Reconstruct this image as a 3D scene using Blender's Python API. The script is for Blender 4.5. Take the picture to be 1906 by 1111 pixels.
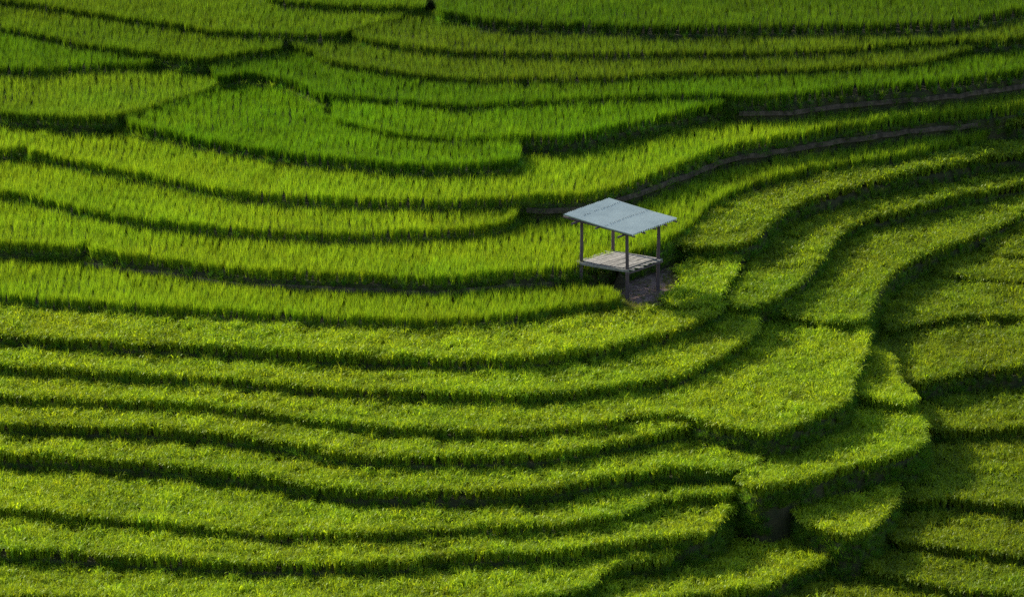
import bpy, bmesh, math, random
import numpy as np
from mathutils import Vector, Matrix, geometry

random.seed(7); rng = np.random.default_rng(7)
sc = bpy.context.scene
for o in list(bpy.data.objects): bpy.data.objects.remove(o)

# ------------------------------------------------------------------ camera
W, H = 1906.0, 1111.0
SC = 56.0                         # photograph pixels per metre at the hut
DIST = 220.0
F = SC * DIST
PITCH = math.radians(13.65)
CAM = Vector((0, -DIST * math.cos(PITCH), DIST * math.sin(PITCH)))
cd = bpy.data.cameras.new("camera"); cam = bpy.data.objects.new("camera", cd)
sc.collection.objects.link(cam); sc.camera = cam
cam.location = CAM; cam.rotation_euler = (math.pi / 2 - PITCH, 0, 0)
cd.sensor_width = 36; cd.lens = 36 * F / W; cd.clip_start = 1; cd.clip_end = 2000

# ------------------------------------------------------------------ light
SUN_EL = math.radians(30)
SUN_AZ = math.radians(48)         # measured from straight behind the hill (+Y) towards the left
sdir = Vector((-math.sin(SUN_AZ) * math.cos(SUN_EL), math.cos(SUN_AZ) * math.cos(SUN_EL), math.sin(SUN_EL)))
w = bpy.data.worlds.new("World"); sc.world = w; w.use_nodes = True
nt = w.node_tree; bg = nt.nodes["Background"]
sky = nt.nodes.new("ShaderNodeTexSky"); sky.sky_type = 'NISHITA'; sky.sun_disc = False
sky.sun_elevation = SUN_EL; sky.sun_rotation = -SUN_AZ
nt.links.new(sky.outputs[0], bg.inputs[0]); bg.inputs[1].default_value = 0.13
sd = bpy.data.lights.new("sun", 'SUN'); so = bpy.data.objects.new("sun", sd); sc.collection.objects.link(so)
sd.energy = 4.5; sd.angle = math.radians(0.5); sd.color = (1.0, 0.93, 0.78)
so.rotation_euler = sdir.to_track_quat('Z', 'Y').to_euler()
sc.view_settings.view_transform = 'Standard'; sc.view_settings.look = 'None'
sc.view_settings.exposure = 0.68; sc.view_settings.gamma = 1

sc.cycles.use_denoising = False      # keeps the fine texture of the blades

# ------------------------------------------------------------------ helpers
SP, CP = math.sin(PITCH), math.cos(PITCH)
def P(px, py, z=0.0):
    """where the photograph's point (px, py) lies on the level z"""
    a, b = (px - W / 2) / F, -(py - H / 2) / F
    d = Vector((a, CP + b * SP, -SP + b * CP))
    t = (z - CAM.z) / d.z
    p = CAM + d * t
    return (p.x, p.y)

def link(o, parent=None):
    sc.collection.objects.link(o)
    if parent: o.parent = parent
    return o
def tag(o, label=None, cat=None, group=None, kind=None):
    if label: o['label'] = label
    if cat: o['category'] = cat
    if group: o['group'] = group
    if kind: o['kind'] = kind
    return o
def empty(name, loc=(0, 0, 0)):
    o = bpy.data.objects.new(name, None); o.location = loc; o.empty_display_size = 0.2
    return link(o)
def mesh_obj(name, verts, faces, mat, parent=None, smooth=False):
    me = bpy.data.meshes.new(name)
    me.from_pydata([tuple(v) for v in verts], [], faces); me.update()
    if mat: me.materials.append(mat)
    if smooth: me.polygons.foreach_set('use_smooth', [True] * len(me.polygons))
    return link(bpy.data.objects.new(name, me), parent)

def nodes(m):
    m.use_nodes = True; nt = m.node_tree; nt.nodes.clear()
    return nt, nt.nodes, nt.links

def inside(poly, X, Y):
    """vectorised point in polygon"""
    px, py = poly[:, 0], poly[:, 1]
    c = np.zeros(X.shape, bool)
    bb = (X >= px.min()) & (X <= px.max()) & (Y >= py.min()) & (Y <= py.max())
    idx = np.where(bb)
    x, y = X[idx], Y[idx]; r = np.zeros(x.shape, bool)
    n = len(px); j = n - 1
    for i in range(n):
        yi, yj = py[i], py[j]
        if yi != yj:
            k = ((yi > y) != (yj > y)) & (x < (px[j] - px[i]) * (y - yi) / (yj - yi) + px[i])
            r ^= k
        j = i
    c[idx] = r
    return c

_vn = rng.random((64, 64))
def vnoise(x, y, s):
    x = np.asarray(x) / s + 100; y = np.asarray(y) / s + 100
    xi = np.floor(x).astype(int); yi = np.floor(y).astype(int)
    fx = x - xi; fy = y - yi; fx = fx * fx * (3 - 2 * fx); fy = fy * fy * (3 - 2 * fy)
    g = lambda a, b: _vn[a % 64, b % 64]
    return (g(xi, yi) * (1 - fx) + g(xi + 1, yi) * fx) * (1 - fy) + (g(xi, yi + 1) * (1 - fx) + g(xi + 1, yi + 1) * fx) * fy

# ------------------------------------------------------------------ materials
def soil_material(name, c1, c2, scale=3.0, rough=0.9):
    m = bpy.data.materials.new(name); nt, N, L = nodes(m)
    out = N.new('ShaderNodeOutputMaterial'); b = N.new('ShaderNodeBsdfPrincipled')
    g = N.new('ShaderNodeNewGeometry')
    n1 = N.new('ShaderNodeTexNoise'); n1.inputs['Scale'].default_value = scale; n1.inputs['Detail'].default_value = 8
    n2 = N.new('ShaderNodeTexNoise'); n2.inputs['Scale'].default_value = scale * 9; n2.inputs['Detail'].default_value = 6
    r = N.new('ShaderNodeValToRGB'); r.color_ramp.elements[0].position = .35; r.color_ramp.elements[1].position = .68
    r.color_ramp.elements[0].color = (*c1, 1); r.color_ramp.elements[1].color = (*c2, 1)
    bp = N.new('ShaderNodeBump'); bp.inputs['Strength'].default_value = .8; bp.inputs['Distance'].default_value = .05
    L.new(g.outputs['Position'], n1.inputs['Vector']); L.new(g.outputs['Position'], n2.inputs['Vector'])
    L.new(n1.outputs['Fac'], r.inputs[0]); L.new(r.outputs[0], b.inputs['Base Color'])
    L.new(n2.outputs['Fac'], bp.inputs['Height']); L.new(bp.outputs[0], b.inputs['Normal'])
    b.inputs['Roughness'].default_value = rough; b.inputs['Specular IOR Level'].default_value = .2
    L.new(b.outputs[0], out.inputs[0]); return m
M_BANK = soil_material('bank_earth', (.026, .032, .011), (.058, .052, .022), 2.0)
M_GROUND = soil_material('ground_earth', (.028, .027, .012), (.06, .048, .024), 1.3)
M_MUD = soil_material('hut_mud', (.14, .085, .065), (.36, .24, .20), 6.0)
M_PATH = soil_material('path_earth', (.045, .034, .022), (.13, .095, .065), 4.0)
M_RUST = soil_material('red_mud', (.03, .014, .013), (.10, .040, .038), 3.0, .8)

def leaf_material(name, trans=0.6):
    m = bpy.data.materials.new(name); nt, N, L = nodes(m)
    out = N.new('ShaderNodeOutputMaterial')
    at = N.new('ShaderNodeAttribute'); at.attribute_type = 'INSTANCER'; at.attribute_name = 'tint'
    lc = N.new('ShaderNodeAttribute'); lc.attribute_type = 'GEOMETRY'; lc.attribute_name = 'leafcol'
    mul = N.new('ShaderNodeMixRGB'); mul.blend_type = 'MULTIPLY'; mul.inputs[0].default_value = 1
    L.new(at.outputs['Color'], mul.inputs[1]); L.new(lc.outputs['Color'], mul.inputs[2])
    d = N.new('ShaderNodeBsdfDiffuse'); t = N.new('ShaderNodeBsdfTranslucent')
    gl = N.new('ShaderNodeBsdfGlossy'); gl.inputs['Roughness'].default_value = .45
    gl.inputs['Color'].default_value = (.5, .55, .4, 1)
    warm = N.new('ShaderNodeMixRGB'); warm.blend_type = 'MULTIPLY'; warm.inputs[0].default_value = 1
    warm.inputs[2].default_value = (1.15, 1.1, .5, 1)
    L.new(mul.outputs[0], warm.inputs[1])
    L.new(mul.outputs[0], d.inputs[0]); L.new(warm.outputs[0], t.inputs[0])
    mx = N.new('ShaderNodeMixShader'); mx.inputs[0].default_value = trans
    L.new(d.outputs[0], mx.inputs[1]); L.new(t.outputs[0], mx.inputs[2])
    m2 = N.new('ShaderNodeMixShader'); m2.inputs[0].default_value = .03
    L.new(mx.outputs[0], m2.inputs[1]); L.new(gl.outputs[0], m2.inputs[2])
    L.new(m2.outputs[0], out.inputs[0]); return m
M_LEAF = leaf_material('rice_leaf')

# ------------------------------------------------------------------ tufts (one rice hill each)
def tuft(name, seed, n, h, spread, width, droop, heads=0, headcol=(1.08, 1.08, .8)):
    r = random.Random(seed); V = []; Fc = []; C = []
    def ribbon(base, az, lean, L, wd, dr, col, seg=5, tip=0.0):
        x, y, z = base; th = lean; s0 = len(V)
        px_, py_ = -math.sin(az), math.cos(az)
        tw = r.uniform(-.9, .9)
        qx, qy = px_ * math.cos(tw) + math.cos(az) * math.sin(tw), py_ * math.cos(tw) + math.sin(az) * math.sin(tw)
        for i in range(seg + 1):
            f = i / seg
            ww = wd * (1 - f ** 2.2 * (1 - tip)) * (.6 + .4 * min(1, f * 4))
            V.append((x - qx * ww / 2, y - qy * ww / 2, z)); V.append((x + qx * ww / 2, y + qy * ww / 2, z))
            C.append(col); C.append(col)
            th2 = th + dr * f ** 3
            x += math.cos(az) * math.sin(th2) * L / seg; y += math.sin(az) * math.sin(th2) * L / seg
            z += math.cos(th2) * L / seg
        for i in range(seg):
            a = s0 + 2 * i; Fc.append((a, a + 1, a + 3, a + 2))
    for i in range(n):
        az = r.uniform(0, 2 * math.pi); k = r.random()
        L = h * r.uniform(.72, 1.08)
        b = r.uniform(0, .03); g = r.uniform(.8, 1.18); y_ = r.uniform(.92, 1.08)
        ribbon((math.cos(az) * b, math.sin(az) * b, 0), az + r.uniform(-.4, .4), spread * (.25 + k), L,
               width * r.uniform(.7, 1.2), droop * r.uniform(.3, 1.3), (g * y_, g, g * .8))
    for i in range(heads):
        az = r.uniform(0, 2 * math.pi); b = r.uniform(0, .03)
        L = h * r.uniform(.98, 1.16); g = r.uniform(.85, 1.25)
        ribbon((math.cos(az) * b, math.sin(az) * b, 0), az, spread * r.uniform(.3, .8), L,
               0.033, 3.4 * r.uniform(.7, 1.2), tuple(c * g for c in headcol), seg=8, tip=.8)
    me = bpy.data.meshes.new(name); me.from_pydata(V, [], Fc); me.update()
    ca = me.color_attributes.new('leafcol', 'FLOAT_COLOR', 'POINT')
    ca.data.foreach_set('color', np.array([(*c, 1) for c in C], dtype=np.float32).ravel())
    me.materials.append(M_LEAF)
    return bpy.data.objects.new(name, me)

def tuft_collection(name, mk, k=6):
    c = bpy.data.collections.new(name)                  # not linked to the scene
    for i in range(k): c.objects.link(mk(i))
    return c
C_YOUNG = tuft_collection('young_rice', lambda i: tuft('young_%d' % i, 10 + i, 26, .62, .18, .016, .45))
C_MID = tuft_collection('green_rice', lambda i: tuft('mid_%d' % i, 40 + i, 26, .60, .18, .017, .6))
C_RIPE = tuft_collection('heading_rice', lambda i: tuft('ripe_%d' % i, 70 + i, 18, .57, .26, .015, 1.0, heads=9))
C_GRASS = tuft_collection('weeds', lambda i: tuft('weed_%d' % i, 100 + i, 24, .42, .8, .013, 1.8), 4)
COLL = {'young': C_YOUNG, 'mid': C_MID, 'ripe': C_RIPE, 'grass': C_GRASS}

def scatter_group(kind):
    g = bpy.data.node_groups.new('plants_' + kind, 'GeometryNodeTree')
    g.interface.new_socket('Geometry', in_out='INPUT', socket_type='NodeSocketGeometry')
    g.interface.new_socket('Geometry', in_out='OUTPUT', socket_type='NodeSocketGeometry')
    N, L = g.nodes, g.links
    gi = N.new('NodeGroupInput'); go = N.new('NodeGroupOutput')
    mp = N.new('GeometryNodeMeshToPoints')
    ci = N.new('GeometryNodeCollectionInfo'); ci.inputs['Collection'].default_value = COLL[kind]
    ci.inputs['Separate Children'].default_value = True
    iop = N.new('GeometryNodeInstanceOnPoints'); iop.inputs['Pick Instance'].default_value = True
    def named(n, t):
        a = N.new('GeometryNodeInputNamedAttribute'); a.data_type = t; a.inputs['Name'].default_value = n
        return a.outputs['Attribute']
    L.new(gi.outputs[0], mp.inputs[0]); L.new(mp.outputs[0], iop.inputs['Points'])
    L.new(ci.outputs[0], iop.inputs['Instance'])
    L.new(named('pick', 'INT'), iop.inputs['Instance Index'])
    L.new(named('rot', 'FLOAT_VECTOR'), iop.inputs['Rotation'])
    L.new(named('scl', 'FLOAT_VECTOR'), iop.inputs['Scale'])
    L.new(iop.outputs[0], go.inputs[0])
    return g
GRP = {k: scatter_group(k) for k in COLL}

def plants(name, kind, pts, rot, scl, tint, parent=None):
    n = len(pts)
    me = bpy.data.meshes.new(name); me.vertices.add(n)
    me.vertices.foreach_set('co', np.asarray(pts, dtype=np.float32).ravel())
    a = me.attributes.new('rot', 'FLOAT_VECTOR', 'POINT'); a.data.foreach_set('vector', np.asarray(rot, dtype=np.float32).ravel())
    a = me.attributes.new('scl', 'FLOAT_VECTOR', 'POINT'); a.data.foreach_set('vector', np.asarray(scl, dtype=np.float32).ravel())
    a = me.attributes.new('tint', 'FLOAT_VECTOR', 'POINT'); a.data.foreach_set('vector', np.asarray(tint, dtype=np.float32).ravel())
    a = me.attributes.new('pick', 'INT', 'POINT'); a.data.foreach_set('value', rng.integers(0, 1000, n).astype(np.int32) % len(COLL[kind].objects))
    me.materials.append(M_LEAF)
    o = link(bpy.data.objects.new(name, me), parent)
    md = o.modifiers.new('plants', 'NODES'); md.node_group = GRP[kind]
    return o

# ------------------------------------------------------------------ the terraces, traced from the photograph
# every field: front edge (left to right, along the top of its rice), back outline (right to left), level of its soil
exec_fields = []
def rev(l): return list(reversed(l))
def up(l, d=10): return [(x, y - d) for x, y in l]
def cut(l, x0, x1):
    """the piece of a left-to-right curve between two x, with the ends interpolated"""
    out = []
    def at(x):
        for (a, b), (c, d) in zip(l, l[1:]):
            if a <= x <= c and c > a: return (x, b + (d - b) * (x - a) / (c - a))
        return (x, l[0][1] if x < l[0][0] else l[-1][1])
    out.append(at(x0)); out += [p for p in l if x0 < p[0] < x1]; out.append(at(x1))
    return out
XL, XR = -110, 2010
e = {}; b = {}
e['A0'] = [(480, -14), (575, -3), (631, 0), (707, 3), (757, 4), (791, 6)]
e['A0b'] = [(813, 13), (845, 15), (908, 26), (960, 31), (1035, 31), (1136, 35), (1212, 38), (1313, 38), (1440, 36), (1552, 37), (1678, 33), (1779, 29), (1854, 15), (1906, 4), (XR, -18)]
e['A1'] = [(XL, -22), (75, 0), (121, 7), (176, 15), (227, 24), (277, 29), (315, 35), (353, 42), (378, 47), (428, 50), (479, 52), (530, 54), (606, 54), (636, 52), (654, 47), (687, 38), (722, 31), (752, 23), (785, 17)]
e['B1'] = [(656, 54), (664, 60), (694, 68), (732, 73), (782, 81), (833, 84), (883, 87), (960, 89), (1136, 89), (1212, 88), (1439, 87), (1552, 84), (1628, 76), (1703, 69), (1804, 66), (1854, 64), (1906, 57), (XR, 38)]
e['B2'] = [(XL, 26), (0, 42), (25, 47), (76, 55), (126, 67), (176, 76), (227, 83), (272, 88), (315, 93), (353, 99), (378, 101), (403, 96), (428, 91), (480, 84), (525, 80)]
e['C1'] = [(534, 76), (568, 81), (588, 89), (598, 101), (631, 108), (669, 115), (707, 121), (757, 127), (808, 132), (858, 136), (959, 136), (1061, 136), (1136, 134), (1212, 128), (1262, 126), (1338, 122), (1439, 121), (1502, 120), (1577, 113), (1653, 111), (1716, 106), (1748, 97), (1779, 88), (1816, 83)]
e['D0'] = [(XL, 114), (0, 116), (76, 118), (151, 111), (227, 108), (283, 110)]
e['D'] = [(398, 131), (416, 134), (441, 124), (480, 128), (525, 137), (556, 145), (581, 161), (606, 169), (656, 168), (707, 175), (757, 178), (808, 183), (883, 184), (960, 179), (1035, 175), (1111, 170), (1187, 166), (1262, 165), (1338, 166), (1373, 168), (1426, 168), (1476, 165), (1552, 154), (1653, 146), (1753, 139), (1829, 128), (1906, 118), (XR, 100)]
e['E0'] = [(XL, 186), (0, 197), (25, 202), (76, 205), (126, 208), (176, 209), (214, 204), (239, 199), (277, 189), (302, 181), (353, 168), (393, 154), (413, 143)]
e['E1'] = [(621, 211), (626, 217), (656, 222), (694, 230), (732, 238), (782, 242), (858, 246), (960, 242), (1035, 243), (1099, 234), (1136, 224), (1187, 214), (1237, 204), (1288, 191), (1338, 184), (1368, 178)]
e['E2'] = [(236, 212), (242, 219), (267, 227), (302, 232), (353, 244), (403, 252), (480, 265), (530, 272), (593, 281), (681, 286), (719, 294), (782, 296), (858, 295), (921, 290), (955, 286), (967, 277)]
e['F0'] = [(XL, 274), (0, 269), (46, 263)]
e['F1'] = [(50, 275), (76, 275), (113, 283), (176, 295), (227, 305), (277, 314), (328, 325), (378, 335), (428, 346), (480, 350), (556, 356), (631, 358), (707, 361), (782, 362), (858, 361), (908, 358), (960, 353), (1010, 353), (1061, 352), (1111, 346), (1162, 330), (1212, 313), (1250, 298), (1288, 284), (1320, 270), (1345, 262), (1388, 254), (1440, 245), (1476, 239), (1527, 232), (1577, 223), (1628, 217), (1678, 209), (1728, 204), (1779, 199), (1824, 196), (1906, 187), (XR, 170)]
e['G1'] = [(XL, 325), (0, 346), (25, 348), (76, 358), (126, 371), (176, 381), (227, 391), (277, 397), (328, 404), (378, 409), (480, 417), (556, 420), (631, 424), (707, 421), (782, 419), (858, 414), (908, 409), (946, 397), (963, 387)]
e['H0'] = [(XL, 432), (0, 439), (50, 443), (101, 446), (147, 449)]
e['H1'] = [(153, 450), (202, 458), (252, 465), (328, 472), (403, 484), (480, 492), (556, 494), (631, 498), (707, 500), (782, 503), (833, 504), (883, 497), (934, 494), (1010, 489), (1070, 486), (1090, 479), (1145, 466), (1175, 456), (1212, 446), (1250, 429), (1263, 420), (1288, 401), (1313, 373), (1350, 350), (1388, 334), (1440, 317), (1502, 303), (1552, 295), (1628, 285), (1690, 274), (1728, 267), (1779, 254), (1829, 244), (1840, 238)]
e['I1'] = [(XL, 530), (0, 537), (63, 544), (123, 548), (151, 551), (227, 555), (302, 559), (378, 563), (480, 569), (556, 574), (631, 578), (707, 580), (782, 583), (858, 580), (960, 573), (998, 565), (1035, 559), (1086, 553), (1124, 549), (1148, 546)]
e['J1'] = [(XL, 596), (0, 604), (50, 609), (101, 614), (151, 616), (227, 621), (302, 622), (378, 628), (480, 633), (556, 639), (631, 643), (707, 646), (782, 650), (858, 653), (960, 652), (1010, 646), (1061, 638), (1111, 633), (1162, 623), (1212, 610), (1262, 598), (1288, 585), (1313, 574), (1336, 563)]
e['K0'] = [(1234, 549), (1262, 555), (1300, 556), (1333, 546)]
b['K0'] = [(1346, 524), (1361, 502), (1374, 479), (1366, 468), (1340, 470), (1290, 474), (1262, 488), (1252, 500), (1248, 530)]
e['L1'] = [(XL, 654), (0, 663), (50, 667), (101, 670), (151, 673), (227, 678), (302, 684), (378, 686), (480, 692), (556, 699), (631, 707), (707, 711), (782, 714), (858, 717), (960, 720), (1010, 716), (1061, 714), (1111, 706), (1162, 700), (1212, 691), (1262, 684), (1300, 666), (1338, 646), (1368, 631), (1393, 613), (1407, 595)]
e['L2'] = [(XL, 712), (0, 719), (50, 724), (101, 725), (176, 729), (252, 731), (328, 735), (403, 740), (480, 747), (530, 754), (581, 764), (631, 769), (682, 774), (732, 778), (808, 782), (883, 786), (960, 784), (1035, 778), (1111, 772), (1162, 764)]
e['M1'] = [(1172, 763), (1212, 757), (1262, 757), (1290, 760), (1301, 768), (1350, 777), (1388, 784), (1430, 789), (1464, 779), (1502, 764), (1539, 749), (1565, 736), (1577, 721), (1580, 701), (1590, 681), (1602, 656), (1614, 633), (1613, 612)]
e['L3'] = [(XL, 768), (0, 772), (76, 772), (126, 774), (202, 777), (277, 779), (353, 784), (428, 792), (480, 799), (518, 804), (581, 817), (631, 826), (680, 831), (730, 834), (860, 833), (960, 831), (1061, 823), (1111, 812), (1162, 802), (1212, 794), (1262, 784), (1306, 777)]
e['L4'] = [(XL, 822), (0, 829), (76, 831), (152, 834), (228, 840), (303, 845), (354, 853), (405, 858), (480, 867), (531, 875), (581, 885), (632, 892), (682, 896), (783, 897), (910, 897), (960, 894), (1011, 891), (1061, 884), (1112, 873), (1162, 868), (1213, 859), (1263, 855), (1314, 857), (1352, 861), (1378, 857), (1403, 845), (1432, 826)]
e['L5'] = [(XL, 924), (0, 931), (51, 932), (101, 937), (152, 943), (228, 949), (303, 959), (379, 963), (480, 974), (606, 975), (682, 975), (733, 972), (809, 967), (885, 963), (960, 963), (1036, 960), (1086, 954), (1137, 945), (1175, 934), (1200, 921), (1238, 912), (1289, 908), (1327, 908), (1366, 905)]
e['L6'] = [(XL, 1000), (0, 1006), (76, 1008), (152, 1011), (202, 1015), (253, 1020), (329, 1023), (405, 1028), (480, 1032), (632, 1032), (708, 1031), (758, 1027), (796, 1019), (859, 1014), (935, 1012), (1011, 1011), (1061, 1007), (1112, 999), (1162, 992), (1213, 987), (1263, 984), (1301, 979), (1327, 967), (1339, 949), (1354, 936), (1370, 924)]
e['L7'] = [(XL, 1086), (0, 1091), (76, 1093), (152, 1094), (228, 1100), (303, 1110), (400, 1120), (560, 1128), (700, 1122), (800, 1112), (880, 1104), (960, 1096), (1036, 1088), (1074, 1079), (1099, 1068), (1112, 1053), (1137, 1040), (1165, 1031), (1213, 1027), (1250, 1022)]
e['N1'] = [(700, 1190), (1000, 1150), (1120, 1124), (1200, 1107), (1238, 1098), (1289, 1090), (1339, 1085), (1390, 1080), (1430, 1075), (1464, 1053), (1502, 1037), (1540, 1027), (1582, 1021)]
e['N2'] = [(1150, 1175), (1300, 1150), (1400, 1120), (1440, 1098)]
e['R0'] = [(1829, 212), (1906, 212), (XR, 200)]
e['R1'] = [(1262, 441), (1288, 445), (1325, 446), (1363, 442), (1401, 429), (1426, 405), (1451, 380), (1476, 366), (1514, 353), (1577, 333), (1628, 320), (1678, 308), (1728, 298), (1804, 283), (1854, 275), (1906, 271), (XR, 262)]
e['R2'] = [(1352, 553), (1388, 557), (1426, 547), (1451, 537), (1489, 509), (1509, 489), (1527, 469), (1539, 446), (1552, 426), (1567, 414), (1590, 401), (1628, 388), (1678, 378), (1728, 363), (1779, 351), (1829, 341), (1906, 328), (XR, 308)]
e['R3'] = [(1466, 571), (1502, 580), (1539, 587), (1577, 589), (1605, 585), (1613, 565), (1620, 548), (1633, 528), (1645, 504), (1665, 487), (1703, 464), (1741, 449), (1779, 436), (1829, 419), (1880, 393), (1906, 381), (XR, 340)]
e['M2'] = [(1381, 872), (1390, 884), (1415, 892), (1440, 888), (1464, 883), (1502, 873), (1552, 860), (1603, 845), (1654, 834), (1693, 822), (1713, 809), (1718, 794), (1716, 777), (1708, 760), (1688, 749)]
e['M3'] = [(1602, 724), (1653, 734), (1686, 740), (1701, 738), (1696, 722), (1668, 699), (1664, 678), (1657, 660)]
e['M4'] = [(1490, 946), (1502, 957), (1540, 970), (1578, 980), (1608, 975), (1628, 956), (1659, 931), (1671, 898)]
e['S1'] = [(1839, 449), (1867, 459), (1906, 463), (XR, 466)]
e['S2'] = [(1735, 491), (1779, 499), (1829, 504), (1906, 512), (XR, 520)]
e['S3'] = [(1648, 599), (1678, 594), (1728, 583), (1779, 575), (1829, 571), (1906, 574), (XR, 580)]
e['S4'] = [(1650, 684), (1668, 693), (1703, 699), (1741, 691), (1779, 679), (1829, 673), (1906, 668), (XR, 662)]
e['S5'] = [(1700, 776), (1728, 784), (1753, 788), (1804, 787), (1854, 784), (1906, 780), (XR, 772)]
e['S6'] = [(1668, 909), (1700, 913), (1729, 916), (1805, 916), (1856, 922), (1906, 926), (XR, 936)]
e['S7'] = [(1665, 991), (1729, 998), (1780, 1004), (1830, 1011), (1906, 1016), (XR, 1026)]
e['S8'] = [(1616, 1043), (1654, 1052), (1704, 1065), (1755, 1075), (1805, 1083), (1906, 1093), (XR, 1104)]
e['S9'] = [(1440, 1180), (1700, 1190), (XR, 1200)]

# back outlines, right to left
b['A0'] = [(795, -14), (640, -60), (480, -60)]
b['A0b'] = [(XR, -70), (1400, -45), (960, -40), (818, -14)]
b['A1'] = [(787, -4), (700, -10), (575, -16), (480, -30), (XL, -75)]
b['B1'] = [(XR, -30)] + rev(up(cut(e['A0b'], 825, 1906), 9)) + [(800, 16), (785, 20), (745, 22), (700, 30), (660, 42)]
b['B2'] = [(528, 62), (530, 50)] + rev(up(cut(e['A1'], 0, 520), 9)) + [(XL, -30)]
b['C1'] = [(1816, 73)] + rev(up(cut(e['B1'], 690, 1790), 9)) + [(660, 50), (600, 50), (540, 50), (532, 62)]
b['D0'] = [(286, 98), (272, 84)] + rev(up(cut(e['B2'], 0, 250), 9)) + [(XL, 12)]
b['D'] = [(XR, 30), (1906, 46), (1830, 58)] + rev(up(cut(e['C1'], 600, 1800), 9)) + [(580, 80), (540, 68), (500, 74), (450, 82), (410, 88), (396, 108)]
b['E0'] = [(417, 130), (400, 118), (360, 112), (300, 98), (227, 98), (151, 101), (0, 105), (XL, 104)]
b['E1'] = [(1370, 158)] + rev(up(cut(e['D'], 620, 1330), 9)) + [(619, 162), (619, 190)]
b['E2'] = [(968, 250), (940, 240)] + rev(up(cut(e['E1'], 640, 900), 9)) + [(606, 212), (599, 205), (598, 168), (590, 158), (560, 140), (520, 128), (470, 116), (440, 118), (400, 142), (350, 160), (280, 180), (240, 196)]
b['F0'] = [(112, 232), (90, 200), (0, 190), (XL, 178)]
b['F1'] = [(XR, 110), (1906, 128), (1780, 150), (1650, 160), (1500, 170), (1430, 180), (1368, 170), (1288, 182), (1187, 205), (1099, 225), (1035, 234), (975, 242), (955, 270), (858, 285), (719, 284), (593, 271), (480, 255), (353, 234), (267, 217), (232, 204), (170, 200), (122, 226), (60, 264)]
b['G1'] = [(967, 372), (930, 350)] + rev(up(cut(e['F1'], 60, 900), 9)) + [(20, 262), (XL, 264)]
b['H0'] = [(219, 405), (200, 380)] + rev(up(cut(e['G1'], 0, 190), 9)) + [(XL, 315)]
b['H1'] = [(1836, 200), (1779, 190)] + rev(up(cut(e['F1'], 975, 1728), 9)) + [(950, 372), (930, 385), (900, 396)] + rev(up(cut(e['G1'], 225, 880), 9)) + [(224, 405)]
b['I1'] = [(1152, 541), (1142, 535), (1122, 530), (1092, 534), (1078, 514), (1062, 480)] + rev(up(cut(e['H1'], 160, 1030), 9)) + [(147, 440), (50, 434), (0, 430), (XL, 422)]
b['J1'] = [(1342, 552), (1330, 540), (1262, 541), (1240, 558), (1200, 563), (1182, 566), (1166, 566), (1156, 556), (1146, 540)] + rev(up(cut(e['I1'], 0, 1124), 9)) + [(XL, 520)]
b['L1'] = [(1404, 583), (1392, 573), (1350, 576), (1330, 560)] + rev(up(cut(e['J1'], 0, 1300), 9)) + [(XL, 586)]
b['L2'] = [(1166, 738), (1162, 690)] + rev(up(cut(e['L1'], 0, 1130), 9)) + [(XL, 644)]
b['M1'] = [(1608, 590), (1590, 580), (1520, 575), (1460, 575), (1425, 590), (1400, 600)] + rev(up(cut(e['L1'], 1175, 1385), 9)) + [(1170, 738)]
b['L3'] = [(1300, 766), (1285, 752)] + rev(up(cut(e['M1'], 1172, 1262), 9)) + rev(up(cut(e['L2'], 0, 1150), 9)) + [(XL, 702)]
b['L4'] = [(1438, 810), (1430, 780), (1388, 774), (1330, 762)] + rev(up(cut(e['L3'], 0, 1290), 9)) + [(XL, 758)]
b['L5'] = [(1374, 890), (1374, 870), (1352, 851)] + rev(up(cut(e['L4'], 0, 1314), 9)) + [(XL, 812)]
b['L6'] = [(1376, 896)] + rev(up(cut(e['L5'], 0, 1350), 9)) + [(XL, 914)]
b['L7'] = [(1254, 1008), (1250, 976)] + rev(up(cut(e['L6'], 0, 1230), 9)) + [(XL, 990)]
b['N1'] = [(1584, 1010), (1550, 998), (1510, 990), (1470, 983), (1430, 978), (1400, 984), (1372, 985), (1320, 960), (1262, 975), (1248, 1000), (1213, 1017), (1165, 1021), (1137, 1030), (1112, 1043), (1090, 1062), (1036, 1078), (960, 1086), (880, 1094), (700, 1112)]
b['N2'] = [(1436, 1090), (1425, 1082), (1390, 1070), (1289, 1080), (1200, 1097), (1120, 1114)]
b['R0'] = [(XR, 165), (1906, 180), (1826, 187), (1824, 200)]
b['R1'] = [(XR, 190), (1906, 203), (1838, 205)] + [(1836, 230), (1779, 245)] + rev(up(cut(e['H1'], 1288, 1728), 9)) + [(1262, 412), (1256, 428)]
b['R2'] = [(XR, 252)] + rev(up(cut(e['R1'], 1430, 1906), 9)) + [(1413, 415), (1403, 450), (1401, 480), (1388, 506), (1374, 528)]
b['R3'] = [(XR, 298)] + rev(up(cut(e['R2'], 1552, 1906), 9)) + [(1530, 445), (1505, 480), (1480, 508), (1440, 535), (1440, 560)]
b['M2'] = [(1684, 740), (1650, 725), (1595, 712), (1570, 720), (1539, 738), (1502, 752), (1458, 778), (1454, 815), (1424, 851), (1394, 866)]
b['M3'] = [(1652, 654), (1625, 640), (1612, 640), (1600, 660), (1590, 690), (1592, 715)]
b['M4'] = [(1665, 888), (1650, 870), (1640, 850), (1603, 850), (1552, 880), (1500, 905), (1482, 930)]
b['S1'] = [(XR, 370), (1906, 385), (1860, 410), (1830, 428)]
b['S2'] = [(XR, 455), (1906, 453), (1867, 449), (1838, 438), (1820, 425), (1779, 445), (1741, 470)]
b['S3'] = [(XR, 508), (1906, 501), (1829, 493), (1779, 488), (1730, 478), (1700, 475), (1670, 495), (1655, 520), (1650, 560)]
b['S4'] = [(XR, 568), (1906, 563), (1829, 560), (1779, 564), (1728, 572), (1678, 583), (1645, 587), (1636, 630), (1640, 664)]
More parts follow.
